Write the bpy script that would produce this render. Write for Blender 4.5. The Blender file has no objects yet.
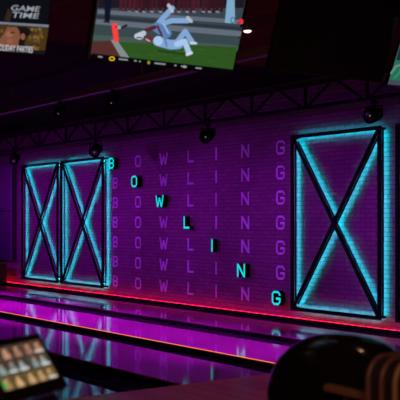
import bpy, bmesh, math, random
from mathutils import Vector, Matrix
random.seed(4)
S = bpy.context.scene
COL = S.collection
PI = math.pi

# ------------------------------------------------------------------ camera numbers
FPX = 940.0
TH = math.atan(680 / 940)          # angle between the lane direction and the view axis
CH = 1.54                          # eye height
V0 = 221.0                         # horizon row
FX, FY = -math.cos(TH), math.sin(TH)
RX, RY = math.sin(TH), math.cos(TH)

def ray(u, v):
    r = (u - 200) / FPX
    return Vector((FX + r * RX, FY + r * RY, (V0 - v) / FPX))
def onY(u, v, Y):
    d = ray(u, v); k = Y / d.y
    return Vector((k * d.x, Y, CH + k * d.z))
def onplane(u, v, p0, n):
    d = ray(u, v); o = Vector((0, 0, CH))
    return o + d * ((Vector(p0) - o).dot(n) / d.dot(n))

# ------------------------------------------------------------------ materials
def lin(c):
    c = c / 255
    return c / 12.92 if c <= .04045 else ((c + .055) / 1.055) ** 2.4
def rgb(r, g, b): return (lin(r), lin(g), lin(b), 1)

def mat(name, col, rough=.6, metal=0., spec=.5, coat=0., noise=None, bump=0., nscale=20.):
    m = bpy.data.materials.new(name); m.use_nodes = True
    nt = m.node_tree; b = nt.nodes['Principled BSDF']
    b.inputs['Base Color'].default_value = (*col[:3], 1)
    b.inputs['Roughness'].default_value = rough
    b.inputs['Metallic'].default_value = metal
    b.inputs['Specular IOR Level'].default_value = spec
    b.inputs['Coat Weight'].default_value = coat
    b.inputs['Coat Roughness'].default_value = .08
    tc = nt.nodes.new('ShaderNodeTexCoord')
    n = nt.nodes.new('ShaderNodeTexNoise'); n.inputs['Scale'].default_value = nscale; n.inputs['Detail'].default_value = 4
    nt.links.new(tc.outputs['Object'], n.inputs['Vector'])
    mx = nt.nodes.new('ShaderNodeMix'); mx.data_type = 'RGBA'
    k = .25 if noise is None else noise
    mx.inputs['A'].default_value = (*[c * (1 - k) for c in col[:3]], 1)
    mx.inputs['B'].default_value = (*[min(1, c * (1 + k)) for c in col[:3]], 1)
    nt.links.new(n.outputs['Fac'], mx.inputs['Factor'])
    nt.links.new(mx.outputs['Result'], b.inputs['Base Color'])
    if bump:
        bp = nt.nodes.new('ShaderNodeBump'); bp.inputs['Strength'].default_value = bump; bp.inputs['Distance'].default_value = .01
        nt.links.new(n.outputs['Fac'], bp.inputs['Height']); nt.links.new(bp.outputs['Normal'], b.inputs['Normal'])
    return m

def emit(name, col, s=1.0):
    m = bpy.data.materials.new(name); m.use_nodes = True
    nt = m.node_tree; nt.nodes.clear()
    o = nt.nodes.new('ShaderNodeOutputMaterial'); e = nt.nodes.new('ShaderNodeEmission')
    e.inputs['Color'].default_value = (*col[:3], 1); e.inputs['Strength'].default_value = s
    nt.links.new(e.outputs['Emission'], o.inputs['Surface'])
    return m
_sc = {}
def scr(r, g, b, s=1.0):           # a colour shown by a lit display
    k = (r, g, b, s)
    if k not in _sc: _sc[k] = emit('display_%d_%d_%d' % (r, g, b), rgb(r, g, b), s)
    return _sc[k]

def brick_mat():
    m = bpy.data.materials.new('painted_brick'); m.use_nodes = True
    nt = m.node_tree; b = nt.nodes['Principled BSDF']; L = nt.links.new
    tc = nt.nodes.new('ShaderNodeTexCoord'); sp = nt.nodes.new('ShaderNodeSeparateXYZ'); cb = nt.nodes.new('ShaderNodeCombineXYZ')
    L(tc.outputs['Object'], sp.inputs[0]); L(sp.outputs['X'], cb.inputs['X']); L(sp.outputs['Z'], cb.inputs['Y'])
    br = nt.nodes.new('ShaderNodeTexBrick')
    br.inputs['Scale'].default_value = 1; br.inputs['Brick Width'].default_value = .21; br.inputs['Row Height'].default_value = .066
    br.inputs['Mortar Size'].default_value = .009; br.inputs['Mortar Smooth'].default_value = .3
    br.inputs['Color1'].default_value = (.20, .185, .20, 1); br.inputs['Color2'].default_value = (.155, .14, .155, 1)
    br.inputs['Mortar'].default_value = (.10, .09, .10, 1)
    L(cb.outputs[0], br.inputs['Vector'])
    n = nt.nodes.new('ShaderNodeTexNoise'); n.inputs['Scale'].default_value = 6; L(tc.outputs['Object'], n.inputs['Vector'])
    mx = nt.nodes.new('ShaderNodeMix'); mx.data_type = 'RGBA'; mx.blend_type = 'MULTIPLY'; mx.inputs['Factor'].default_value = .35
    L(br.outputs['Color'], mx.inputs['A']); L(n.outputs['Fac'], mx.inputs['B'])
    L(mx.outputs['Result'], b.inputs['Base Color'])
    bp = nt.nodes.new('ShaderNodeBump'); bp.inputs['Strength'].default_value = .5; bp.inputs['Distance'].default_value = .008; bp.invert = True
    L(br.outputs['Fac'], bp.inputs['Height']); L(bp.outputs['Normal'], b.inputs['Normal'])
    b.inputs['Roughness'].default_value = .6; b.inputs['Specular IOR Level'].default_value = .25
    return m

def lane_mat(name, c1, c2, rough, board=.026, spec=.5, wave=.12):
    m = bpy.data.materials.new(name); m.use_nodes = True
    nt = m.node_tree; b = nt.nodes['Principled BSDF']; L = nt.links.new
    tc = nt.nodes.new('ShaderNodeTexCoord')
    br = nt.nodes.new('ShaderNodeTexBrick')
    br.inputs['Scale'].default_value = 1; br.inputs['Brick Width'].default_value = 2.4; br.inputs['Row Height'].default_value = board
    br.inputs['Mortar Size'].default_value = .0008; br.inputs['Bias'].default_value = 0
    br.inputs['Color1'].default_value = (*c1, 1); br.inputs['Color2'].default_value = (*c2, 1)
    br.inputs['Mortar'].default_value = (*[x * .5 for x in c2], 1)
    L(tc.outputs['Object'], br.inputs['Vector'])
    mp = nt.nodes.new('ShaderNodeMapping'); mp.inputs['Scale'].default_value = (1.5, 40, 1); L(tc.outputs['Object'], mp.inputs['Vector'])
    n = nt.nodes.new('ShaderNodeTexNoise'); n.inputs['Scale'].default_value = 2; n.inputs['Detail'].default_value = 5; L(mp.outputs[0], n.inputs['Vector'])
    mx = nt.nodes.new('ShaderNodeMix'); mx.data_type = 'RGBA'; mx.blend_type = 'OVERLAY'; mx.inputs['Factor'].default_value = .5
    L(br.outputs['Color'], mx.inputs['A']); L(n.outputs['Fac'], mx.inputs['B']); L(mx.outputs['Result'], b.inputs['Base Color'])
    w = nt.nodes.new('ShaderNodeTexNoise'); w.inputs['Scale'].default_value = 2.2; w.inputs['Detail'].default_value = 1; L(tc.outputs['Object'], w.inputs['Vector'])
    bp = nt.nodes.new('ShaderNodeBump'); bp.inputs['Strength'].default_value = wave; bp.inputs['Distance'].default_value = .004
    L(w.outputs['Fac'], bp.inputs['Height']); L(bp.outputs['Normal'], b.inputs['Normal'])
    b.inputs['Roughness'].default_value = rough; b.inputs['Specular IOR Level'].default_value = spec
    return m

def tile_mat():
    m = bpy.data.materials.new('ceiling_tile'); m.use_nodes = True
    nt = m.node_tree; b = nt.nodes['Principled BSDF']; L = nt.links.new
    tc = nt.nodes.new('ShaderNodeTexCoord')
    br = nt.nodes.new('ShaderNodeTexBrick'); br.offset = 0
    br.inputs['Scale'].default_value = 1; br.inputs['Brick Width'].default_value = 1.22; br.inputs['Row Height'].default_value = .61
    br.inputs['Mortar Size'].default_value = .014
    br.inputs['Color1'].default_value = (.062, .022, .006, 1); br.inputs['Color2'].default_value = (.052, .019, .005, 1)
    br.inputs['Mortar'].default_value = (.095, .042, .014, 1)
    L(tc.outputs['Object'], br.inputs['Vector']); L(br.outputs['Color'], b.inputs['Base Color'])
    b.inputs['Roughness'].default_value = .9; b.inputs['Specular IOR Level'].default_value = .03
    return m

M = dict(
    brick=brick_mat(),
    lane=lane_mat('lane_boards', (.24, .12, .17), (.19, .09, .135), .07, spec=1.0),
    approach=lane_mat('approach_boards', (.66, .18, .06), (.52, .13, .045), .25, board=.05, spec=.12),
    tile=tile_mat(),
    deck=mat('black_deck', (.003, .003, .003), .95, spec=.1),
    black=mat('black_paint', (.0025, .0025, .003), .7, spec=.05),
    steel=mat('dark_steel', (.12, .10, .12), .6, spec=.25),
    truss=mat('black_steel', (.012, .010, .012), .7, spec=.1),
    gutter=mat('gutter_plastic', (.0025, .0025, .003), .5, spec=.05),
    curb=mat('black_curb', (.005, .004, .005), .6, spec=.1),
    letter=mat('violet_letter_paint', (.62, .85, .92), .6, noise=.08),
    hood=mat('black_gloss_shell', (.006, .006, .006), .14, spec=.5, noise=.1),
    rubber=mat('black_rubber', (.012, .012, .012), .7),
    rail=mat('brown_rail', (.16, .09, .065), .5),
    rib=mat('maroon_rib', (.10, .05, .045), .45),
    ribtan=mat('tan_rib', (.24, .15, .09), .45),
    bezel=mat('black_bezel', (.004, .004, .005), .45, spec=.2),
    dead=mat('dark_screen', (.004, .004, .005), .22),
    indigo=mat('blue_lit_panel', (.010, .014, .055), .6),  # blue light falling on the panel is painted into this colour
    pale=mat('pale_edge', (.15, .10, .2), .5),
    maroon=mat('maroon_box', (.10, .02, .02), .6),
    dark=mat('dark_wall', (.02, .016, .02), .8),
    concrete=mat('subfloor', (.03, .025, .025), .8),
    lens=emit('dim_lens', rgb(150, 150, 170), .35),
    led_teal=emit('teal_led', (.0, .52, .66), 50.0),
    face_teal=emit('teal_letter_face', rgb(25, 214, 226), 1.0),
    led_red=emit('red_led', (1.0, .008, .050), 11.0),
    led_orange=emit('orange_led', (1.0, .20, .05), 1.3),
    warm=emit('warm_lamp', (1.0, .80, .55), 4.0),
)

# ------------------------------------------------------------------ mesh helpers
def link(name, bm, m, parent=None, smooth=False, bevel=0, loc=None):
    me = bpy.data.meshes.new(name)
    bmesh.ops.recalc_face_normals(bm, faces=bm.faces[:])
    if smooth:
        for f in bm.faces: f.smooth = True
    bm.to_mesh(me); bm.free()
    for x in (m if isinstance(m, (list, tuple)) else [m]): me.materials.append(x)
    o = bpy.data.objects.new(name, me); COL.objects.link(o)
    if parent: o.parent = parent
    if loc is not None: o.location = loc
    if bevel:
        md = o.modifiers.new('bevel', 'BEVEL'); md.width = bevel; md.segments = 2; md.limit_method = 'ANGLE'
    return o
def box(bm, a, b, mi=0):
    x0, y0, z0 = a; x1, y1, z1 = b
    vs = [bm.verts.new(p) for p in ((x0,y0,z0),(x1,y0,z0),(x1,y1,z0),(x0,y1,z0),(x0,y0,z1),(x1,y0,z1),(x1,y1,z1),(x0,y1,z1))]
    for q in ((0,3,2,1),(4,5,6,7),(0,1,5,4),(1,2,6,5),(2,3,7,6),(3,0,4,7)):
        bm.faces.new([vs[i] for i in q]).material_index = mi
    return bm
def BX(a, b): return box(bmesh.new(), a, b)
def bar(bm, p, q, w, h, up=(0, 0, 1)):
    p, q = Vector(p), Vector(q); t = (q - p).normalized(); up = Vector(up)
    if abs(t.dot(up)) > .98: up = Vector((0, 1, 0))
    s = t.cross(up).normalized() * w / 2; n = s.cross(t).normalized() * h / 2
    vs = [bm.verts.new(c + i * s + j * n) for c in (p, q) for i, j in ((-1,-1),(1,-1),(1,1),(-1,1))]
    for f in ((3,2,1,0),(4,5,6,7),(0,1,5,4),(1,2,6,5),(2,3,7,6),(3,0,4,7)): bm.faces.new([vs[i] for i in f])
    return bm
def tube(bm, pts, r, n=10, caps=True, ref=None):
    pts = [Vector(p) for p in pts]; rings = []
    for i, p in enumerate(pts):
        t = (pts[min(i+1, len(pts)-1)] - pts[max(i-1, 0)]).normalized()
        a = t.cross(Vector(ref or (0, 0, 1)))
        if a.length < .05: a = t.cross(Vector((0, 1, 0)))
        a.normalize(); b = t.cross(a)
        rings.append([bm.verts.new(p + r * (math.cos(2*PI*k/n) * a + math.sin(2*PI*k/n) * b)) for k in range(n)])
    for i in range(len(rings) - 1):
        for k in range(n): bm.faces.new((rings[i][k], rings[i][(k+1)%n], rings[i+1][(k+1)%n], rings[i+1][k]))
    if caps: bm.faces.new(rings[0]); bm.faces.new(rings[-1][::-1])
    return bm
def lathe(bm, prof, mtx=Matrix(), n=24):
    rings = []
    for r, z in prof:
        rings.append([bm.verts.new(mtx @ Vector((r * math.cos(2*PI*k/n), r * math.sin(2*PI*k/n), z))) for k in range(n)])
    for i in range(len(rings)-1):
        for k in range(n): bm.faces.new((rings[i][k], rings[i][(k+1)%n], rings[i+1][(k+1)%n], rings[i+1][k]))
    bm.faces.new(rings[0]); bm.faces.new(rings[-1])
    return bm
def extr_x(bm, prof, x0, x1, closed=True):     # profile of (y, z) run along x
    a = [bm.verts.new((x0, y, z)) for y, z in prof]; b = [bm.verts.new((x1, y, z)) for y, z in prof]
    n = len(prof)
    for i in range(n if closed else n - 1): bm.faces.new((a[i], a[(i+1)%n], b[(i+1)%n], b[i]))
    if closed: bm.faces.new(a[::-1]); bm.faces.new(b)
    return bm

def tag(o, label, cat, group=None):
    o['label'] = label; o['category'] = cat
    if group: o['group'] = group
    return o
def thing(name, label, cat, loc=(0, 0, 0), rz=0, group=None):
    o = bpy.data.objects.new(name, None); COL.objects.link(o); o.empty_display_size = .2
    o.location = loc; o.rotation_euler = (0, 0, rz)
    return tag(o, label, cat, group)
def struct(name, bm, m):
    o = link(name, bm, m); o['kind'] = 'structure'; return o
def clone(root, loc=None, label=None):
    r = root.copy(); COL.objects.link(r)
    if loc is not None: r.location = loc
    if label: r['label'] = label
    for ch in root.children:
        c = ch.copy(); COL.objects.link(c); c.parent = r
        for g in ch.children:
            d = g.copy(); COL.objects.link(d); d.parent = c
    return r

# ------------------------------------------------------------------ the room
W = 9.85                            # the brick wall's face
XL, XR, YN = -26.0, 3.2, -3.0
CZ = 3.66
XE = -10.0                          # edge of the low tiled ceiling
struct('floor', BX((XL, YN, -.32), (XR, W + .15, -.20)), M['concrete'])
struct('wall_back', BX((XL, W, -.2), (XR, W + .15, CZ + .3)), M['brick'])
struct('wall_left', BX((XL - .15, YN, -.2), (XL, W + .15, CZ + .3)), M['dark'])
struct('wall_right', BX((XR, YN, -.2), (XR + .15, W + .15, CZ + .3)), M['dark'])
struct('wall_front', BX((XL, YN - .15, -.2), (XR, YN, CZ + .3)), M['dark'])
struct('ceiling_concourse', BX((XE, YN, CZ), (XR, W, CZ + .06)), M['tile'])
struct('ceiling', BX((XL, YN, CZ + .06), (XR, W, CZ + .2)), M['deck'])

# approach floor and lanes
FOUL = -7.27
tag(link('approach_floor', BX((FOUL, YN, -.2), (XR, W, 0)), M['approach']),
    'reddish brown polished wooden approach floor in front of the lanes', 'floor')
lanes = [(8.26, 9.32, 'glossy bowling lane nearest the brick wall'),
         (6.63, 7.66, 'glossy magenta lit bowling lane edged by the long orange light line'),
         (5.06, 6.14, 'glossy bowling lane between the orange light line and the dark pointed gutter'),
         (3.36, 4.36, 'glossy bowling lane nearest the viewer, below the dark pointed gutter'),
         (1.80, 2.86, None)]
for y0, y1, lb in lanes:
    if lb:
        o = link('bowling_lane', BX((XL, y0, -.2), (FOUL, y1, 0)), M['lane'], bevel=.004)
        tag(o, lb, 'bowling lane', 'bowling lanes beside the brick wall')

def gutter_bm(y0, y1, channels=2, x1=FOUL):
    bm = bmesh.new()
    prof = [(y0, -.19), (y0, -.012)]
    w = (y1 - y0)
    n = 8
    for c in range(channels):
        a = y0 + w * c / channels; b = y0 + w * (c + 1) / channels
        e = .014
        for k in range(n + 1):
            t = PI * k / n
            zt = -.012 if (c == 0 and k < n / 2) or (c == channels - 1 and k > n / 2) else -.075
            prof.append(((a + b) / 2 - ((b - a) / 2 - e) * math.cos(t), zt - (.145 + zt) * math.sin(t)))
    prof += [(y1, -.012), (y1, -.19)]
    extr_x(bm, prof, XL, x1)
    return bm
gut = [(9.33, 9.68, 1, 'black gutter channel at the foot of the brick wall'),
       (7.665, 8.255, 2, 'dark double gutter between the lane by the wall and the next lane'),
       (6.145, 6.602, 2, 'black double gutter just below the long orange light line'),
       (4.365, 5.055, 2, 'black double gutter with a pointed end, nearest the viewer')]
for y0, y1, n, lb in gut:
    o = link('lane_gutter', gutter_bm(y0, y1, n), M['gutter'], smooth=False)
    tag(o, lb, 'gutter', 'gutters between the lanes')

# LED lines
t = thing('light_strip', 'long red light line along the foot of the brick wall', 'light strip', (-14.6, W - .15, 0))
link('channel', BX((-11.4, -.015, .0), (11.4, .146, .006)), M['curb'], t)
link('glowing_strip', BX((-11.39, -.009, .006), (11.39, -.004, .046)), M['led_red'], t)
link('lip', BX((-11.4, -.015, .006), (11.4, -.010, .0445)), M['curb'], t)
t = thing('light_strip', 'thin orange light line along the near edge of the magenta lane', 'light strip', (-16.6, 6.615, 0))
link('channel', BX((-9.3, -.012, -.19), (9.32, .013, -.001)), M['curb'], t)
link('glowing_strip', BX((-9.29, -.009, -.001), (9.31, .003, .006)), M['led_orange'], t)

# ------------------------------------------------------------------ cross frames on the wall
PW, PZ0, PZ1 = 1.88, .155, 2.87
FD, GAP, LEDY = .034, .11, -.058                 # depth of the bars, their distance from the wall
def make_frame(label):
    t = thing('cross_frame', label, 'wall frame', (0, W, PZ0), 0, 'black cross frames on the brick wall')
    h = PZ1 - PZ0; b = .052
    yf, yb = -(GAP + FD), -GAP
    def part(name, p, q, w, lname='led_strip'):
        bm = bar(bmesh.new(), (p[0], (yf + yb) / 2, p[1]), (q[0], (yf + yb) / 2, q[1]), FD, w, up=(1, 0, .01) if abs(p[0]-q[0]) < 1e-6 else (0, 0, 1))
        o = link(name, bm, M['black'], t)
        p, q = Vector((p[0], LEDY, p[1])), Vector((q[0], LEDY, q[1]))
        e = (q - p).normalized() * .05
        sb = bar(bmesh.new(), p + e, q - e, .002, .018, up=(1, 0, .01) if abs(p.x-q.x) < 1e-6 else (0, 0, 1))
        side = Vector((-(q - p).normalized().z, 0, (q - p).normalized().x))
        upv = (1, 0, .01) if abs(p.x - q.x) < 1e-6 else (0, 0, 1)
        cb = bar(bmesh.new(), p + e + Vector((0, -.004, 0)), q - e + Vector((0, -.004, 0)), .004, .024, up=upv)
        for sg in (-1, 1):
            bar(cb, p + e + side * sg * .0135 + Vector((0, .000, 0)), q - e + side * sg * .0135 + Vector((0, .000, 0)), .010, .003, up=upv)
        link('strip_channel', cb, M['black'], o)
        s = link(lname, sb, M['led_teal'], o); s['label'] = 'glowing teal strip behind the bar'
    part('side_bar', (b/2, 0), (b/2, h), b); part('side_bar', (PW - b/2, 0), (PW - b/2, h), b)
    part('top_bar', (b, h - b/2), (PW - b, h - b/2), b); part('bottom_bar', (b, b/2), (PW - b, b/2), b)
    part('diagonal_brace', (b, b), (PW - b, h - b), b * .85)
    part('diagonal_brace', (b, h - b), (PW - b, b), b * .85)
    for sx in (.02, PW - .05):
        for sz in (.02, h - .05):
            link('standoff', BX((sx, -GAP, sz), (sx + .03, -.0005, sz + .03)), M['black'], t)
    return t
fr = make_frame('teal backlit black cross frame at the far left end of the wall')
fr.location.x = -20.72
clone(fr, (-18.71, W, PZ0), 'teal backlit black cross frame just left of the column of letter Bs')
clone(fr, (-11.02, W, PZ0), 'largest complete teal backlit black cross frame, right of the column of letter Gs')
clone(fr, (-8.86, W, PZ0), 'black cross frame cut off by the right edge of the picture')

# ------------------------------------------------------------------ letters
LW, LH, ST = .21, .225, .035
def strokes(c):
    w, h, s = LW / 2, LH / 2, ST
    r = []
    def B(x0, z0, x1, z1): r.append([(x0, z0), (x1, z0), (x1, z1), (x0, z1)])
    def D(x0, z0, x1, z1):                      # slanted stroke from (x0,z0) to (x1,z1), horizontal ends
        k = s * .5
        r.append([(x0 - k, z0), (x0 + k, z0), (x1 + k, z1), (x1 - k, z1)])
    c_ = s * .4
    if c in 'OBG':
        L_, R_ = -w, w
        if c == 'B': L_, R_ = -w * .86, w * .86
        def ch(x, z, sx, sz): r.append([(x, z + sz * (s + c_)), (x + sx * (s + c_), z), (x + sx * (s + c_), z + sz * s), (x + sx * s, z + sz * (s + c_))])
        if c == 'O':
            B(L_, -h + s + c_, L_ + s, h - s - c_); B(R_ - s, -h + s + c_, R_, h - s - c_)
            B(L_ + s + c_, h - s, R_ - s - c_, h); B(L_ + s + c_, -h, R_ - s - c_, -h + s)
            for sx, x in ((1, L_), (-1, R_)):
                for sz, z in ((1, -h), (-1, h)): ch(x, z, sx, sz)
        if c == 'B':
            B(L_, -h, L_ + s, h)
            for z in (h - s, -s / 2, -h): B(L_ + s, z, R_ - s - c_, z + s)
            B(R_ - s, s / 2 + c_, R_, h - s - c_); B(R_ - s, -h + s + c_, R_, -s / 2 - c_)
            ch(R_, h, -1, -1); ch(R_, -h, -1, 1)
            r.append([(R_ - s - c_, s / 2), (R_ - s - c_, -s / 2), (R_ - s * .6, 0)])
            r.append([(R_ - s - c_, s / 2), (R_ - s * .6, 0), (R_, s / 2 + c_), (R_ - s, s / 2 + c_)])
            r.append([(R_ - s - c_, -s / 2), (R_ - s, -s / 2 - c_), (R_, -s / 2 - c_), (R_ - s * .6, 0)])
        if c == 'G':
            B(L_, -h + s + c_, L_ + s, h - s - c_)
            B(L_ + s + c_, h - s, R_ - s - c_, h); B(L_ + s + c_, -h, R_ - s - c_, -h + s)
            for sz, z in ((1, -h), (-1, h)): ch(L_, z, 1, sz)
            ch(R_, h, -1, -1); ch(R_, -h, -1, 1)
            B(R_ - s, h - s - c_ - .02, R_, h - s - c_)
            B(R_ - s, -h + s + c_, R_, .01); B(.0, -.01 - s * .5, R_ - s, .01)
    if c == 'L': B(-w * .8, -h, -w * .8 + s, h); B(-w * .8 + s, -h, w * .9, -h + s)
    if c == 'I': B(-s / 2, -h, s / 2, h)
    if c == 'N':
        B(-w, -h, -w + s, h); B(w - s, -h, w, h)
        r.append([(-w + s, h), (-w + s, h - s * 1.7), (w - s, -h), (w - s, -h + s * 1.7)])
    if c == 'W':
        D(-w * .62, -h, -w * 1.15, h); D(w * .62, -h, w * 1.15, h)
        D(-w * .58, -h, 0, h * .6); D(w * .58, -h, 0, h * .6)
    return r
def letter_bm(c, y0, y1):
    bm = bmesh.new()
    for i, p in enumerate(strokes(c)):
        e = .0004 * (i % 4)                    # crossing strokes keep separate faces
        a = [bm.verts.new((x, y0 - e, z)) for x, z in p]; b = [bm.verts.new((x, y1, z)) for x, z in p]
        n = len(p)
        for k in range(n): bm.faces.new((a[k], a[(k+1)%n], b[(k+1)%n], b[k]))
        bm.faces.new(a); bm.faces.new(b[::-1])
    return bm
word = 'BOWLING'
ucol = [115.2, 137.9, 163.4, 190.2, 216.0, 245.1, 280.3]
rown = ['top', 'second', 'third', 'fourth', 'fifth', 'sixth', 'bottom']
colx = [onY(u, 221, W - .012).x for u in ucol]
for ci, c in enumerate(word):
    flat = None; x = colx[ci]
    for r in range(7):
        z = 2.715 - .4 * r
        if ci == r:
            t = thing('sign_letter', 'glowing teal letter %s with black sides, standing out from the brick wall' % c, 'letter', (x, W, z), 0, 'glowing teal letters down the diagonal')
            link('letter_case', letter_bm(c, -.098, -.001), M['black'], t)
            f = link('glowing_face', letter_bm(c, -.1015, -.098), M['face_teal'], t); f['label'] = 'glowing teal face of the letter'
        else:
            lb = 'violet unlit letter %s in the %s row of the letter grid on the brick wall' % (c, rown[r])
            if flat is None:
                flat = link('wall_letter', letter_bm(c, -.012, -.001), M['letter'], loc=(x, W, z))
                tag(flat, lb, 'letter', 'violet letters on the brick wall')
            else:
                clone(flat, (x, W, z), lb)

# ------------------------------------------------------------------ far left end of the wall
t = thing('wall_panel', 'dark panel coloured indigo as if in blue light at the far left end of the brick wall', 'panel', (-22.3, W, .55))
link('upper_panel', BX((-.95, -.09, 1.24), (.92, -.001, 2.40)), M['indigo'], t, bevel=.01)
link('lower_panel', BX((-.95, -.09, .02), (.92, -.001, 1.22)), M['indigo'], t, bevel=.01)
link('edge_strip', BX((.93, -.11, .02), (.965, -.001, 2.40)), M['pale'], t)
t = thing('storage_box', 'low dark maroon box under the indigo panel at the left end of the wall', 'box', (-22.3, W - .425, .0))
link('body', BX((-.9, -.09, .0), (.85, .25, .47)), M['maroon'], t, bevel=.02)
link('lid', BX((-.92, -.10, .47), (.87, .255, .51)), M['maroon'], t, bevel=.01)

# ------------------------------------------------------------------ truss under the ceiling
TY = 9.0
t = thing('roof_truss', 'dark steel lattice truss running along the top of the brick wall', 'truss', (-14.5, TY, 3.11))
a0, a1, th = -11.3, 13.5, .40
def angle_bar(z, flip):
    bm = bmesh.new(); box(bm, (a0, -.05, z), (a1, .05, z + .012)); box(bm, (a0, -.012, z + (.012 if flip else -.05)), (a1, .0, z + (.062 if flip else 0)))
    return bm
link('bottom_chord', box(BX((a0, -.05, 0), (a1, .05, .015)), (a0, -.012, .015), (a1, .012, .06)), M['truss'], t)
link('top_chord', box(BX((a0, -.05, th - .015), (a1, .05, th)), (a0, -.012, th - .075), (a1, .012, th - .015)), M['truss'], t)
x = a0 + .3; k = 0
while x < a1 - 1.3:
    link('post', bar(bmesh.new(), (x, 0, .05), (x, 0, th - .05), .035, .035), M['truss'], t)
    link('diagonal', bar(bmesh.new(), (x + .05, 0, .05), (x + .55, 0, th - .05), .03, .03), M['truss'], t)
    link('diagonal', bar(bmesh.new(), (x + .62, 0, th - .05), (x + 1.12, 0, .05), .03, .03), M['truss'], t)
    x += 1.2
for hx in (a0 + 2, 0, a1 - 3):
    link('hanger', bar(bmesh.new(), (hx, 0, th), (hx, 0, CZ + .06 - 3.11), .02, .02), M['truss'], t)

RAILY, RAILZ = 6.4, 3.33
t = thing('ceiling_rail', 'dark steel rail running below the ceiling, above and nearer than the truss', 'rail', (-14, RAILY, RAILZ))
link('rail', box(BX((-11.5, -.05, -.04), (7.5, .05, .03)), (-11.5, -.07, .028), (7.5, .07, .05)), M['steel'], t)
for hx in (-9, -4.5, 0, 3.9):
    link('hanger', bar(bmesh.new(), (hx, 0, .04), (hx, 0, CZ + .06 - RAILZ), .02, .02), M['steel'], t)
link('hanger', bar(bmesh.new(), (6.5, 0, .04), (6.5, 0, CZ - RAILZ), .02, .02), M['steel'], t)

# stage lights hung on truss and rail; local origin at the clamp, lamp pointing to the lanes
def make_spot(label, loc, rz, tilt=.5, s=1.0):
    t = thing('stage_light', label, 'stage light', loc, rz, 'stage lights under the ceiling')
    link('clamp', box(BX((-.03*s, -.035*s, -.03*s), (.03*s, .035*s, .02*s)), (-.012*s, -.012*s, -.06*s), (.012*s, .012*s, -.03*s)), M['black'], t)
    y = bmesh.new()
    box(y, (-.13*s, -.02*s, -.075*s), (.13*s, .02*s, -.06*s))
    for sx in (-1, 1): box(y, (sx*.13*s - .007*s, -.02*s, -.21*s), (sx*.13*s + .007*s, .02*s, -.06*s))
    link('yoke', y, M['black'], t)
    mt = Matrix.Translation((0, 0, -.19*s)) @ Matrix.Rotation(PI/2 + tilt, 4, 'X')
    h = link('lamp_head', lathe(bmesh.new(), [(.055*s, -.13*s), (.085*s, -.12*s), (.10*s, -.06*s), (.112*s, .05*s), (.118*s, .12*s), (.105*s, .12*s), (.10*s, .10*s)], mt), M['black'], t, smooth=False)
    l = link('lens', lathe(bmesh.new(), [(.10*s, .101*s), (.06*s, .108*s), (.02*s, .110*s)], mt), M['dead'], h, smooth=True)
    d = link('lamp', lathe(bmesh.new(), [(.016*s, .1105*s), (.012*s, .118*s)], mt), M['lens'], h); d['label'] = 'small dim white lamp in the head'
    return t
ZC = 3.11 - .022
for (u, lb, rz, tl, s) in ((96, 'black stage light on the truss above the leftmost letter column', .7, .5, .95),
                    (208, 'black stage light on the truss above the letter I column', .5, .35, .9),
                    (374, 'black stage light on the truss just left of the rightmost television', .2, .2, .9),
                    (15, 'black stage light at the far left end of the truss', .7, .6, .85)):
    make_spot(lb, (onY(u, 130, TY).x, TY, 3.11 - .02 * s), rz, tl, s)
for (u, lb, rz, tl) in ((60, 'black stage light on the nearer ceiling rail, upper left of the cross frames', .6, .7),
                    (113, 'black stage light on the nearer ceiling rail, just under the lit football television', .6, .7)):
    make_spot(lb, (onY(u, 100, RAILY).x, RAILY, RAILZ - .0555), rz, tl, .65)

# recessed downlight in the tiled ceiling
p = onplane(247.5, 30, (0, 0, CZ), Vector((0, 0, 1)))
t = thing('downlight', 'small bright warm recessed lamp in the ceiling right of the football television', 'ceiling light', (p.x, p.y, CZ))
link('trim_ring', lathe(bmesh.new(), [(.06, -.0005), (.06, -.010), (.048, -.012), (.042, -.006)], n=28), M['steel'], t)
link('lamp', lathe(bmesh.new(), [(.041, -.006), (.038, -.020), (.02, -.028)], n=28), M['warm'], t)

# ------------------------------------------------------------------ televisions
class Plane2:                       # screen plane: a = along +Y, b = up the tilted face, n = towards the bowlers
    def __init__(s, X, y, z, tilt):
        s.o = Vector((X, y, z)); s.a = Vector((0, 1, 0)); s.b = Vector((math.sin(tilt), 0, math.cos(tilt))); s.n = Vector((math.cos(tilt), 0, -math.sin(tilt)))
    def uv(s, u, v):
        q = onplane(u, v, s.o, s.n) - s.o
        return (q.dot(s.a), q.dot(s.b))
    def pt(s, a, b, n=0): return s.a * a + s.b * b + s.n * n
    def quad(s, bm, pts, n, mi=0):
        f = bm.faces.new([bm.verts.new(s.pt(a, b, n)) for a, b in pts]); f.material_index = mi; return f

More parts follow.
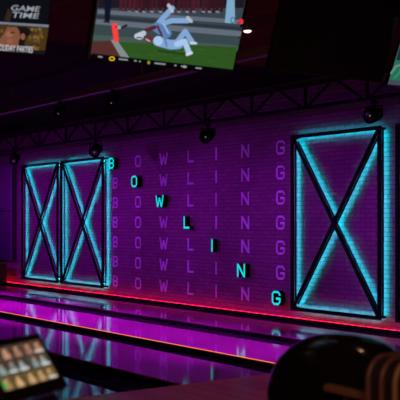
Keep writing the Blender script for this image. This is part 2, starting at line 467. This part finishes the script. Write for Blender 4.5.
class Pic:                          # one flat lit picture built of coloured areas
    def __init__(s, pl, toab=None): s.pl, s.bm, s.mats, s.lay, s.toab = pl, bmesh.new(), [], 0, toab or pl.uv
    def m(s, c):
        k = scr(*c)
        if k not in s.mats: s.mats.append(k)
        return s.mats.index(k)
    def poly(s, pts, c, ab=False):
        s.lay += 1
        s.pl.quad(s.bm, pts if ab else [s.toab(*p) for p in pts], .0030 + .00006 * s.lay, s.m(c))
    def stroke(s, pts, w, c):        # limb: thick line with round ends
        for i in range(len(pts) - 1):
            (x0, y0), (x1, y1) = pts[i], pts[i+1]
            an = math.atan2(y1 - y0, x1 - x0)
            q = [(x1 + w/2*math.cos(an - PI/2 + PI*k/6), y1 + w/2*math.sin(an - PI/2 + PI*k/6)) for k in range(7)]
            q += [(x0 + w/2*math.cos(an + PI/2 + PI*k/6), y0 + w/2*math.sin(an + PI/2 + PI*k/6)) for k in range(7)]
            s.poly(q, c)
    def disc(s, x, y, rx, ry, c, n=16): s.poly([(x + rx*math.cos(2*PI*k/n), y + ry*math.sin(2*PI*k/n)) for k in range(n)], c)
    def ring(s, x, y, rx, ry, w, c, n=18):
        for k in range(n):
            a, b = 2*PI*k/n, 2*PI*(k+1)/n
            s.poly([(x+rx*math.cos(a), y+ry*math.sin(a)), (x+rx*math.cos(b), y+ry*math.sin(b)), (x+(rx-w)*math.cos(b), y+(ry-w)*math.sin(b)), (x+(rx-w)*math.cos(a), y+(ry-w)*math.sin(a))], c)
    def done(s, name, parent): return link(name, s.bm, s.mats, parent)

def make_tv(label, X, y0, y1, z, tilt, H=.78, screen=None, top=CZ):
    pl = Plane2(X, y0, z, tilt)
    t = thing('television', label, 'television', (X, y0, z), 0, 'ceiling televisions')
    w = y1 - y0; D = .06
    def slab(a0, a1, b0, b1, n0, n1):
        bm = bmesh.new()
        vs = [bm.verts.new(pl.pt(a, b, n)) for n in (n0, n1) for a, b in ((a0, b0), (a1, b0), (a1, b1), (a0, b1))]
        for f in ((3,2,1,0),(4,5,6,7),(0,1,5,4),(1,2,6,5),(2,3,7,6),(3,0,4,7)): bm.faces.new([vs[i] for i in f])
        return bm
    link('housing', slab(0, w, 0, H, -D, 0), M['bezel'], t, bevel=.006)
    e = .014
    s = link('screen', slab(e, w - e, e + .008, H - e, .0005, .0025), screen or M['dead'], t)
    c = pl.pt(w / 2, H * .55, -D)
    br = slab(w/2 - .16, w/2 + .16, H * .4, H * .7, -D - .03, -D); link('wall_plate', br, M['black'], t)
    mp = bmesh.new(); tube(mp, [c + Vector((-.04, 0, 0)), c + Vector((-.12, 0, .02)), c + Vector((-.14, 0, .12)), Vector((c.x - .14, c.y, top - z))], .02)
    link('mount_pole', mp, M['black'], t)
    return t, pl

BLACK = (6, 7, 10)
# left television: menu with two pictures
t, pl = make_tv('television with a dark menu picture at the top left corner', -6.0, 1.66, 2.985, 2.682, math.radians(18))
pc = Pic(pl)
pc.poly([(-20, -12), (51.5, -8), (43.7, 54.6), (-20, 49.6)], (13, 14, 20))
pc.poly([(4, 20), (8, 8), (12, 14), (9, 22)], (48, 36, 32))
pc.poly([(-20, 20.6), (48.8, 24.8), (48.4, 27.2), (-20, 22.6)], (118, 126, 138))
pc.poly([(-20, 23), (48.3, 27.4), (45.0, 50.5), (-20, 46)], (70, 52, 26))
random.seed(11)
for k in range(34):
    x, y = random.uniform(26, 45), random.uniform(29, 50)
    if x < 47.5 - (y - 27) * .14 - 2.5:
        g = random.choice([(112, 84, 34), (92, 70, 40), (58, 42, 22), (126, 98, 52)]); pc.disc(x, y, 1.6, 1.6, g, 8)
for k in range(6): pc.disc(random.uniform(-12, 2), random.uniform(26, 36), 2.0, 1.8, (104, 80, 40), 8)
pc.poly([(-4, 46.5), (0, 38), (4, 33), (7, 27), (17, 27.0), (21, 34), (21, 40), (17, 46), (13, 49)], (128, 80, 58))
pc.disc(9, 34, 4, 3, (150, 98, 72)); pc.disc(9.5, 41, 3.2, 2.4, (146, 90, 66)); pc.disc(12, 32.5, 2.2, 1.0, (60, 34, 26))
pc.poly([(16, 26.2), (27, 27), (31, 32), (28, 36), (25, 39), (24, 47), (19, 48), (18, 42), (20, 37), (19, 31)], (24, 20, 20))
pc.disc(22.5, 36.5, 2.4, 3.2, (140, 84, 62))
pc.poly([(-20, 45.5), (45.4, 50.8), (43.8, 54.4), (-20, 49.4)], (22, 20, 24))
picture = pc.done('picture', t)
def text_part(txt, name, parent, pl, corner_px, right_px, height, m, n, shear=0., bold=.012):
    cu = bpy.data.curves.new(name, 'FONT'); cu.body = txt; cu.size = 1; cu.shear = shear; cu.offset = bold
    ob = bpy.data.objects.new(name, cu); COL.objects.link(ob)
    dg = bpy.context.evaluated_depsgraph_get(); me = bpy.data.meshes.new_from_object(ob.evaluated_get(dg))
    bpy.data.objects.remove(ob)
    xs = [v.co.x for v in me.vertices]; ys = [v.co.y for v in me.vertices]
    x0, x1, y0, y1 = min(xs), max(xs), min(ys), max(ys)
    A, B = Vector(pl.uv(*corner_px)), Vector(pl.uv(*right_px)); d = B - A; up = Vector((-d.y, d.x)).normalized() * height
    for v in me.vertices:
        q = A + d * ((v.co.x - x0) / (x1 - x0)) + up * ((v.co.y - y0) / (y1 - y0)); v.co = pl.pt(q.x, q.y, n)
    me.materials.clear(); me.materials.append(m)
    o = bpy.data.objects.new(name, me); COL.objects.link(o); o.parent = parent
    return o
WT = scr(150, 156, 166)
text_part('GAME', 'title_text', t, pl, (10.5, 10.4), (39.5, 11.8), .037, WT, .009, .15)
text_part('TIME', 'title_text', t, pl, (11.5, 17.2), (38.5, 18.6), .037, WT, .009, .15)
text_part('HOLIDAY PARTIES', 'caption_text', t, pl, (-5.0, 49.9), (32, 52.6), .042, scr(196, 198, 204), .009)

# middle television: football
t, pl = make_tv('large lit television showing football players on a green field, top centre left', -6.0, 3.335, 4.675, 2.715, math.radians(18.8))
pc = Pic(pl)
pc.poly([(100.5, -16), (248.5, -16), (231.0, 69.5), (90.6, 54.6)], (58, 66, 76))
pc.poly([(100, -14), (248, -14), (243, 8), (97.6, 8)], (32, 24, 34))
random.seed(5)
for k in range(15):                                    # row of dark red figures along the sideline
    x = 122 + k * 8.1 + random.uniform(-1.5, 1.5)
    if 222 < x < 236: continue
    c = random.choice([(66, 24, 36), (54, 20, 30), (76, 28, 40)])
    pc.stroke([(x, -12), (x - 1, 0), (x - 2, 10 + random.uniform(-1, 3))], 3.2, c); pc.stroke([(x + 3.4, -12), (x + 3, 0), (x + 2.6, 9 + random.uniform(-1, 3))], 2.8, c)
    pc.stroke([(x - 2.6, 11.5), (x - .6, 12)], 1.6, (132, 140, 152))
pc.poly([(97.4, 9.5), (120, 11), (243.0, 20), (242.2, 24), (120, 15), (96.8, 13.5)], (96, 106, 120))
pc.poly([(96.4, 15), (242, 27), (241.4, 30), (96, 18)], (42, 50, 60))
pc.poly([(95.8, 19), (241.2, 31), (240, 36.5), (94.8, 24)], (98, 108, 120))
pc.poly([(94.7, 25), (239.8, 37.5), (238.2, 45), (93.2, 34)], (56, 72, 74))
pc.poly([(93.0, 34.4), (238.0, 45.4), (237.0, 51), (92.4, 40)], (70, 88, 84))
pc.poly([(92.3, 40.4), (236.8, 47), (232.2, 69.6), (90.9, 52.8)], (46, 84, 32))
for k in range(26):
    x, y = random.uniform(128, 228), random.uniform(46, 63)
    if y < 50 + (x - 92) * .12: pc.stroke([(x, y), (x + random.uniform(4, 9), y + .8)], 1.2, random.choice([(56, 94, 38), (44, 78, 32)]))
pc.poly([(92.2, 41.5), (113, 40), (123, 57.0), (90.8, 53.0)], (84, 44, 44))
pc.poly([(110, 39.5), (116, 39.5), (129, 57.6), (120, 56.7)], (128, 140, 140))
pc.poly([(103.5, -12), (112, -12), (110.4, 8), (109, 21), (104.2, 21)], (16, 20, 36))
pc.stroke([(103.5, 21.3), (108.5, 22)], 1.8, (30, 34, 44))
pc.poly([(111, 23.6), (116.6, 23.2), (118.2, 41.5), (113.4, 42)], (255, 62, 60))
pc.stroke([(116, 27), (121, 27.5), (126, 25)], 2.2, (26, 28, 40)); pc.disc(118.5, 27.2, 2, 1.8, (150, 160, 170))
BL, BD, BH = (128, 166, 212), (92, 126, 178), (168, 198, 232)
pc.stroke([(158, 50.5), (188, 54.5)], 2.0, (34, 62, 28))
pc.stroke([(155, 26.5), (164, 16), (171.5, 8)], 5.4, BL); pc.stroke([(168, 5), (171.5, 11)], 3.4, (176, 186, 200))
pc.stroke([(160, 24), (171, 20.5), (187, 20.5)], 5.2, BL); pc.stroke([(187, 17.5), (190.5, 21)], 3.4, (176, 186, 200))
pc.stroke([(156, 27), (166, 33)], 10, BD); pc.stroke([(157, 26), (161, 35)], 2.2, (90, 30, 48)); pc.stroke([(163, 24), (168, 33)], 1.6, (150, 190, 230))
pc.stroke([(146, 30), (154, 27)], 4, (88, 34, 50)); pc.stroke([(136, 36), (143, 33)], 5.2, (182, 190, 204)); pc.disc(139, 36.2, 4, 3.2, (190, 198, 210)); pc.stroke([(136.4, 37.2), (141, 37.6)], 1.2, (60, 50, 60))
pc.disc(148.4, 38.6, 4.4, 3.8, (104, 44, 50)); pc.stroke([(145.6, 39), (149, 41)], 1.2, (190, 190, 196))
pc.stroke([(157, 41), (170, 44.5), (178, 44)], 9.6, BL); pc.disc(157.5, 40.5, 4.6, 4.8, BH); pc.stroke([(164, 38), (166, 46)], 1.8, BD)
pc.stroke([(177, 41), (184.5, 31), (191.5, 42)], 5.2, BL); pc.stroke([(190, 42.6), (195, 43)], 2.6, (196, 206, 220))
pc.stroke([(176, 44), (184, 41), (188, 52)], 5.6, BH); pc.stroke([(186.4, 54.2), (190.6, 52.6)], 3, (206, 214, 226))
pc.poly([(227.6, -14), (233.4, -14), (234.4, 23.5), (224, 22.5)], (124, 168, 196)); pc.ring(232.2, 20, 2.6, 3.2, .9, (60, 70, 120))
pc.disc(240.2, 21, 2.4, 2.2, (255, 36, 48)); pc.disc(237.8, 22.4, 1.4, 1.2, (190, 30, 44))
pc.poly([(90.9, 53.0), (232.3, 69.2), (231.5, 72.2), (90.3, 57.0)], BLACK)
pc.ring(111.2, 58.4, 2.9, 2.2, .9, (238, 206, 20))
for (x, w) in ((99.4, 4.5), (122.5, 9), (134.5, 2.5), (139, 1.6), (159, 11), (174.6, 2), (183, 6), (197.5, 6)):
    y = 53.9 + (x - 90.9) * .1155 + 1.6
    pc.poly([(x - w/2, y - .75 - w*.055), (x + w/2, y - .75 + w*.055), (x + w/2, y + .75 + w*.055), (x - w/2, y + .75 - w*.055)], (136, 142, 150))
pc.disc(147.8, 62.2, 1.4, 1.9, (150, 130, 60)); pc.disc(183.5, 66.4, 1.5, 1.4, (150, 150, 156))
pc.done('picture', t)

# switched-off television
make_tv('switched off black television between the lit football one and the right edge', -6.0, 5.045, 6.40, 2.80, math.radians(20), H=.80)

# right edge television
t, pl = make_tv('television cut by the right edge, showing a green picture', -6.0, 6.475, 7.80, 2.79, math.radians(27))
pc = Pic(pl)
pc.poly([(407, 20), (470, 20), (470, 92), (387.4, 84.3)], (64, 72, 84))
pc.poly([(407, 20), (470, 20), (470, 86), (389.4, 79.6)], (34, 110, 84))
pc.poly([(407, 20), (470, 20), (470, 64), (396, 60)], (28, 44, 48))
pc.stroke([(391, 73), (396, 66), (402, 64.5), (412, 66)], 2.2, (104, 136, 126)); pc.stroke([(394, 78), (400, 72), (408, 71)], 1.6, (60, 136, 106))
pc.disc(401.5, 70, 1.8, 3.4, (126, 150, 140))
pc.done('picture', t)

# ------------------------------------------------------------------ scoring console, lower left
e1a = TH - math.radians(25)        # its top edge runs 25 degrees right of the view axis
F2, R2 = Vector((FX, FY, 0)), Vector((RX, RY, 0)); a25 = math.radians(25)
e1 = (R2 * math.sin(a25) + F2 * math.cos(a25)).normalized()
pp = (R2 * math.cos(a25) - F2 * math.sin(a25)).normalized()
tl = math.radians(55)
e2 = (pp * math.cos(tl) - Vector((0, 0, 1)) * math.sin(tl)).normalized()     # down the screen
nn = e2.cross(e1) * -1
if nn.z < 0: nn = -nn
DT = 3.8
tr = Vector((0, 0, CH)) + ray(38.8, 332.2) * DT       # top right corner
CW, CHH = .41, .252
base = tr - e1 * CW / 2 + e2 * CHH / 2
t = thing('scoring_console', 'tilted black touch screen console showing rows of small portraits, lower left corner', 'touch screen', (base.x, base.y, 0))
rel = tr - Vector((base.x, base.y, 0))
class Con:
    def pt(s, a, b, n=0): return rel - e1 * (CW - a) + e2 * (CHH - b) + nn * n
    def quad(s, bm, pts, n, mi=0):
        f = bm.faces.new([bm.verts.new(s.pt(a, b, n)) for a, b in pts]); f.material_index = mi
cp = Con()
def cslab(a0, a1, b0, b1, n0, n1):
    bm = bmesh.new()
    vs = [bm.verts.new(cp.pt(a, b, n)) for n in (n0, n1) for a, b in ((a0, b0), (a1, b0), (a1, b1), (a0, b1))]
    for f in ((3,2,1,0),(4,5,6,7),(0,1,5,4),(1,2,6,5),(2,3,7,6),(3,0,4,7)): bm.faces.new([vs[i] for i in f])
    return bm
link('housing', cslab(0, CW, 0, CHH, -.035, 0), M['bezel'], t, bevel=.006)
B0, B1, A0, A1 = .045, CHH - .032, .025, CW - .036
pc = Pic(cp, toab=lambda a, b: (A0 + a * (A1 - A0), B0 + b * (B1 - B0)))
pc.poly([(0, 0), (1, 0), (1, 1), (0, 1)], (62, 52, 40))
random.seed(9)
rowsc = [((118, 98, 54), (188, 150, 104), (204, 166, 124)), ((70, 68, 62), (136, 150, 150), (176, 146, 118)), ((104, 74, 62), (176, 128, 106), (200, 154, 122))]
for r in range(3):
    for c in range(5):
        x0, y0 = c / 5 + .006, r / 3 + .018; x1, y1 = (c + 1) / 5 - .006, (r + 1) / 3 - .012
        bg, body, skin = rowsc[r]; k = random.uniform(.75, 1.1)
        pc.poly([(x0, y0), (x1, y0), (x1, y1), (x0, y1)], tuple(int(v * k) for v in bg))
        cx = (x0 + x1) / 2 + random.uniform(-.03, .03); k2 = random.uniform(.85, 1.15)
        pc.poly([(cx - .065, y0), (cx + .06, y0), (cx + .05, y0 + .13), (cx + .015, y0 + .18), (cx - .03, y0 + .18), (cx - .055, y0 + .12)], tuple(min(255, int(v * k2)) for v in body))
        pc.disc(cx, y0 + .225, .030, .058, skin, 12)
        pc.poly([(cx - .032, y0 + .24), (cx + .032, y0 + .24), (cx + .02, y0 + .292), (cx - .022, y0 + .292)], random.choice([(60, 40, 30), (96, 66, 40), (40, 34, 34)]))
        if (c, r) in ((4, 0), (4, 1), (4, 2), (1, 1), (2, 1)): pc.poly([(x0 + .01, y0 + .015), (x1 - .02, y0 + .015), (x1 - .02, y0 + .055), (x0 + .01, y0 + .055)], (222, 220, 214))
pc.poly([(.0, .05), (.05, .04), (.06, .16), (.03, .22), (0, .2)], (28, 150, 64)); pc.disc(.028, .12, .018, .05, (60, 200, 100), 10)
sc = pc.done('screen', t); sc['label'] = 'lit screen with a grid of portraits'
bm = bmesh.new(); cpt = cp.pt(CW / 2, CHH * .45, -.035)
tube(bm, [cpt, cpt + Vector((0, 0, -.06)) - nn * .05, Vector((0, 0, .62)), Vector((0, 0, .03))], .035)
link('pedestal', bm, M['bezel'], t, smooth=True)
link('base_plate', lathe(bmesh.new(), [(.2, .001), (.2, .018), (.06, .034)]), M['bezel'], t)
lq = cp.pt(CW * .36, -.016, -.02)
link('lamp', lathe(bmesh.new(), [(.006, -.006), (.010, 0), (.006, .006)], Matrix.Translation(lq), 12), emit('pink_glint', rgb(235, 60, 110), .8), t)['label'] = 'small pink glowing bead under the screen, standing for a reflection'  # pink reflection on the stand, built as a glowing bead
link('lower_tray', cslab(CW * .15, CW * .85, -.045, -.004, -.05, -.03), M['bezel'], t)

# ------------------------------------------------------------------ ball return, lower right
BRX, BRY = -3.44, 3.40
t = thing('ball_return', 'large glossy black rounded ball return hood, lower right', 'ball return', (BRX, BRY, 0))
def superdome(a, b, zc, hz, zb, n=48, m=14, p=2.2):
    bm = bmesh.new(); rings = []
    lv = [(zb, .94), (zb + .06, .97), (zc - .12, 1.0)] + [(zc + hz * math.sin(PI/2*i/m), max(1e-4, (1 - math.sin(PI/2*i/m) ** p) ** (1 / p))) for i in range(m)]
    for z, s in lv:
        rg = []
        for k in range(n):
            an = 2*PI*k/n; c, q = math.cos(an), math.sin(an)
            rg.append(bm.verts.new((a * s * math.copysign(abs(c) ** .85, c), b * s * math.copysign(abs(q) ** .85, q), z)))
        rings.append(rg)
    for i in range(len(rings) - 1):
        for k in range(n): bm.faces.new((rings[i][k], rings[i][(k+1)%n], rings[i+1][(k+1)%n], rings[i+1][k]))
    tip = bm.verts.new((0, 0, zc + hz))
    for k in range(n): bm.faces.new((rings[-1][k], rings[-1][(k+1)%n], tip))
    bm.faces.new(rings[0][::-1])
    return bm
link('hood', superdome(.47, .30, .605, .362, .16), M['hood'], t, smooth=True)
link('plinth', superdome(.44, .27, .10, .07, .001, m=6), M['rubber'], t, smooth=True)
pr = lambda u, v: onY(u, v, BRY - .325) - Vector((BRX, BRY, 0))
bm = bmesh.new(); q0, q1 = pr(327, 387.0), pr(372, 397.5)
bar(bm, q0, q1, .05, .032); link('side_rail', bm, M['rail'], t, bevel=.006)['label'] = 'dull brown rail along the near side'

# ribbed casing in front of the hood
t = thing('ribbed_casing', 'dark brown ribbed casing right of the black hood, cut by the right edge', 'casing', (-2.82, 3.30, 0))
def arch(x0, x1, w, top, r, n=8, yc=0):
    prof = [(yc - w, .02)]
    prof += [(yc - w + r - r * math.cos(PI/2*k/n), top - r + r * math.sin(PI/2*k/n)) for k in range(n + 1)]
    prof += [(yc + w - r + r * math.sin(PI/2*k/n), top - r + r * math.cos(PI/2*k/n)) for k in range(n + 1)]
    prof += [(yc + w, .02)]
    return extr_x(bmesh.new(), prof, x0, x1)
link('body', arch(-.10, .75, .27, .925, .09), M['rubber'], t, smooth=False)
for k in range(11):
    bm = bmesh.new(); x = -.09 + k * .078
    w, top, r = .285, .94, .10; n = 8
    pts = [(x + .0, -w, .03), (x, -w, .3), (x, -w, .55)] + [(x, -w + r - r*math.cos(PI/2*i/n), top - r + r*math.sin(PI/2*i/n)) for i in range(n+1)]
    pts += [(x, w - r + r*math.sin(PI/2*i/n), top - r + r*math.cos(PI/2*i/n)) for i in range(n+1)] + [(x, w, .55), (x, w, .03)]
    tube(bm, pts, .013, 10, ref=(1, 0, 0))
    o = link('rib', bm, M['ribtan'] if k % 3 == 2 else M['rib'], t, smooth=True)
    if k % 3 == 2: o['label'] = 'lighter tan rib'

# ------------------------------------------------------------------ lights
def spot(name, loc, to, col, e, ang=70, blend=.8, r=.06):
    l = bpy.data.lights.new(name, 'SPOT'); l.energy = e; l.color = col; l.spot_size = math.radians(ang); l.spot_blend = blend; l.shadow_soft_size = r
    o = bpy.data.objects.new(name, l); COL.objects.link(o); o.location = loc
    o.rotation_euler = (Vector(to) - Vector(loc)).to_track_quat('-Z', 'Y').to_euler(); return o
def area(name, loc, to, col, e, sx, sy):
    l = bpy.data.lights.new(name, 'AREA'); l.energy = e; l.color = col; l.shape = 'RECTANGLE'; l.size = sx; l.size_y = sy
    o = bpy.data.objects.new(name, l); COL.objects.link(o); o.location = loc
    o.rotation_euler = (Vector(to) - Vector(loc)).to_track_quat('-Z', 'Y').to_euler(); return o
VIO = (.50, .011, .84)
for x in (-25, -22.6, -20.2, -17.8, -15.4, -13, -10.6, -8.2):
    spot('wall_wash', (x, 6.7, 2.95), (x + 3.2, W, .45), VIO, 320, 76, 1, .08)
for x, q in ((-21, 2.2), (-18.5, 2.2), (-16, 2), (-13.5, 1.5), (-11.2, 1.0), (-8.9, .8)):
    spot('lane_wash', (x, 7.2, 3.55), (x, 7.15, 0), (.62, .003, 1.0), 2200 * q, 54, 1, .08)
    spot('lane_wash', (x, 5.6, 3.55), (x, 5.5, 0), (.5, .004, .9), 330 * q, 60, 1, .08)
for (x, y, e) in ((-4.15, 4.1, 10), (-4.5, 5.5, 12), (1.6, .5, 110)):
    spot('concourse_downlight', (x, y, CZ - .05), (x - 1.5, y + 1, 0), (1, .5, .3), e * 2.4, 130, 1, .06)
spot('approach_fill', (.2, -1.2, 3.6), (-6.3, 4.2, 0), (1, .42, .25), 260, 50, 1, .08)  # unseen warm fill, added to brighten the approach floor
spot('ceiling_fill', (-2.2, 1.5, .9), (-8, 5, CZ), (1, .34, .18), 200, 60, 1, .1)  # added fill from below the view, warms the ceiling tiles

wd = bpy.data.worlds.new('World'); S.world = wd; wd.use_nodes = True
wd.node_tree.nodes['Background'].inputs[0].default_value = (.02, .008, .02, 1); wd.node_tree.nodes['Background'].inputs[1].default_value = .05

# ------------------------------------------------------------------ camera
cd = bpy.data.cameras.new('camera'); cam = bpy.data.objects.new('camera', cd); COL.objects.link(cam)
cd.sensor_width = 36; cd.lens = 36 * FPX / 400; cd.sensor_fit = 'HORIZONTAL'; cd.shift_y = (V0 - 200) / 400
cd.clip_start = .05
cam.location = (0, 0, CH)
cam.rotation_euler = Vector((FX, FY, 0)).to_track_quat('-Z', 'Y').to_euler()
cd.dof.use_dof = True; cd.dof.focus_distance = 13.5; cd.dof.aperture_fstop = 3.2
S.camera = cam
S.view_settings.view_transform = 'Standard'; S.view_settings.look = 'None'; S.view_settings.gamma = 1; S.view_settings.exposure = 0
S.view_settings.use_curve_mapping = False
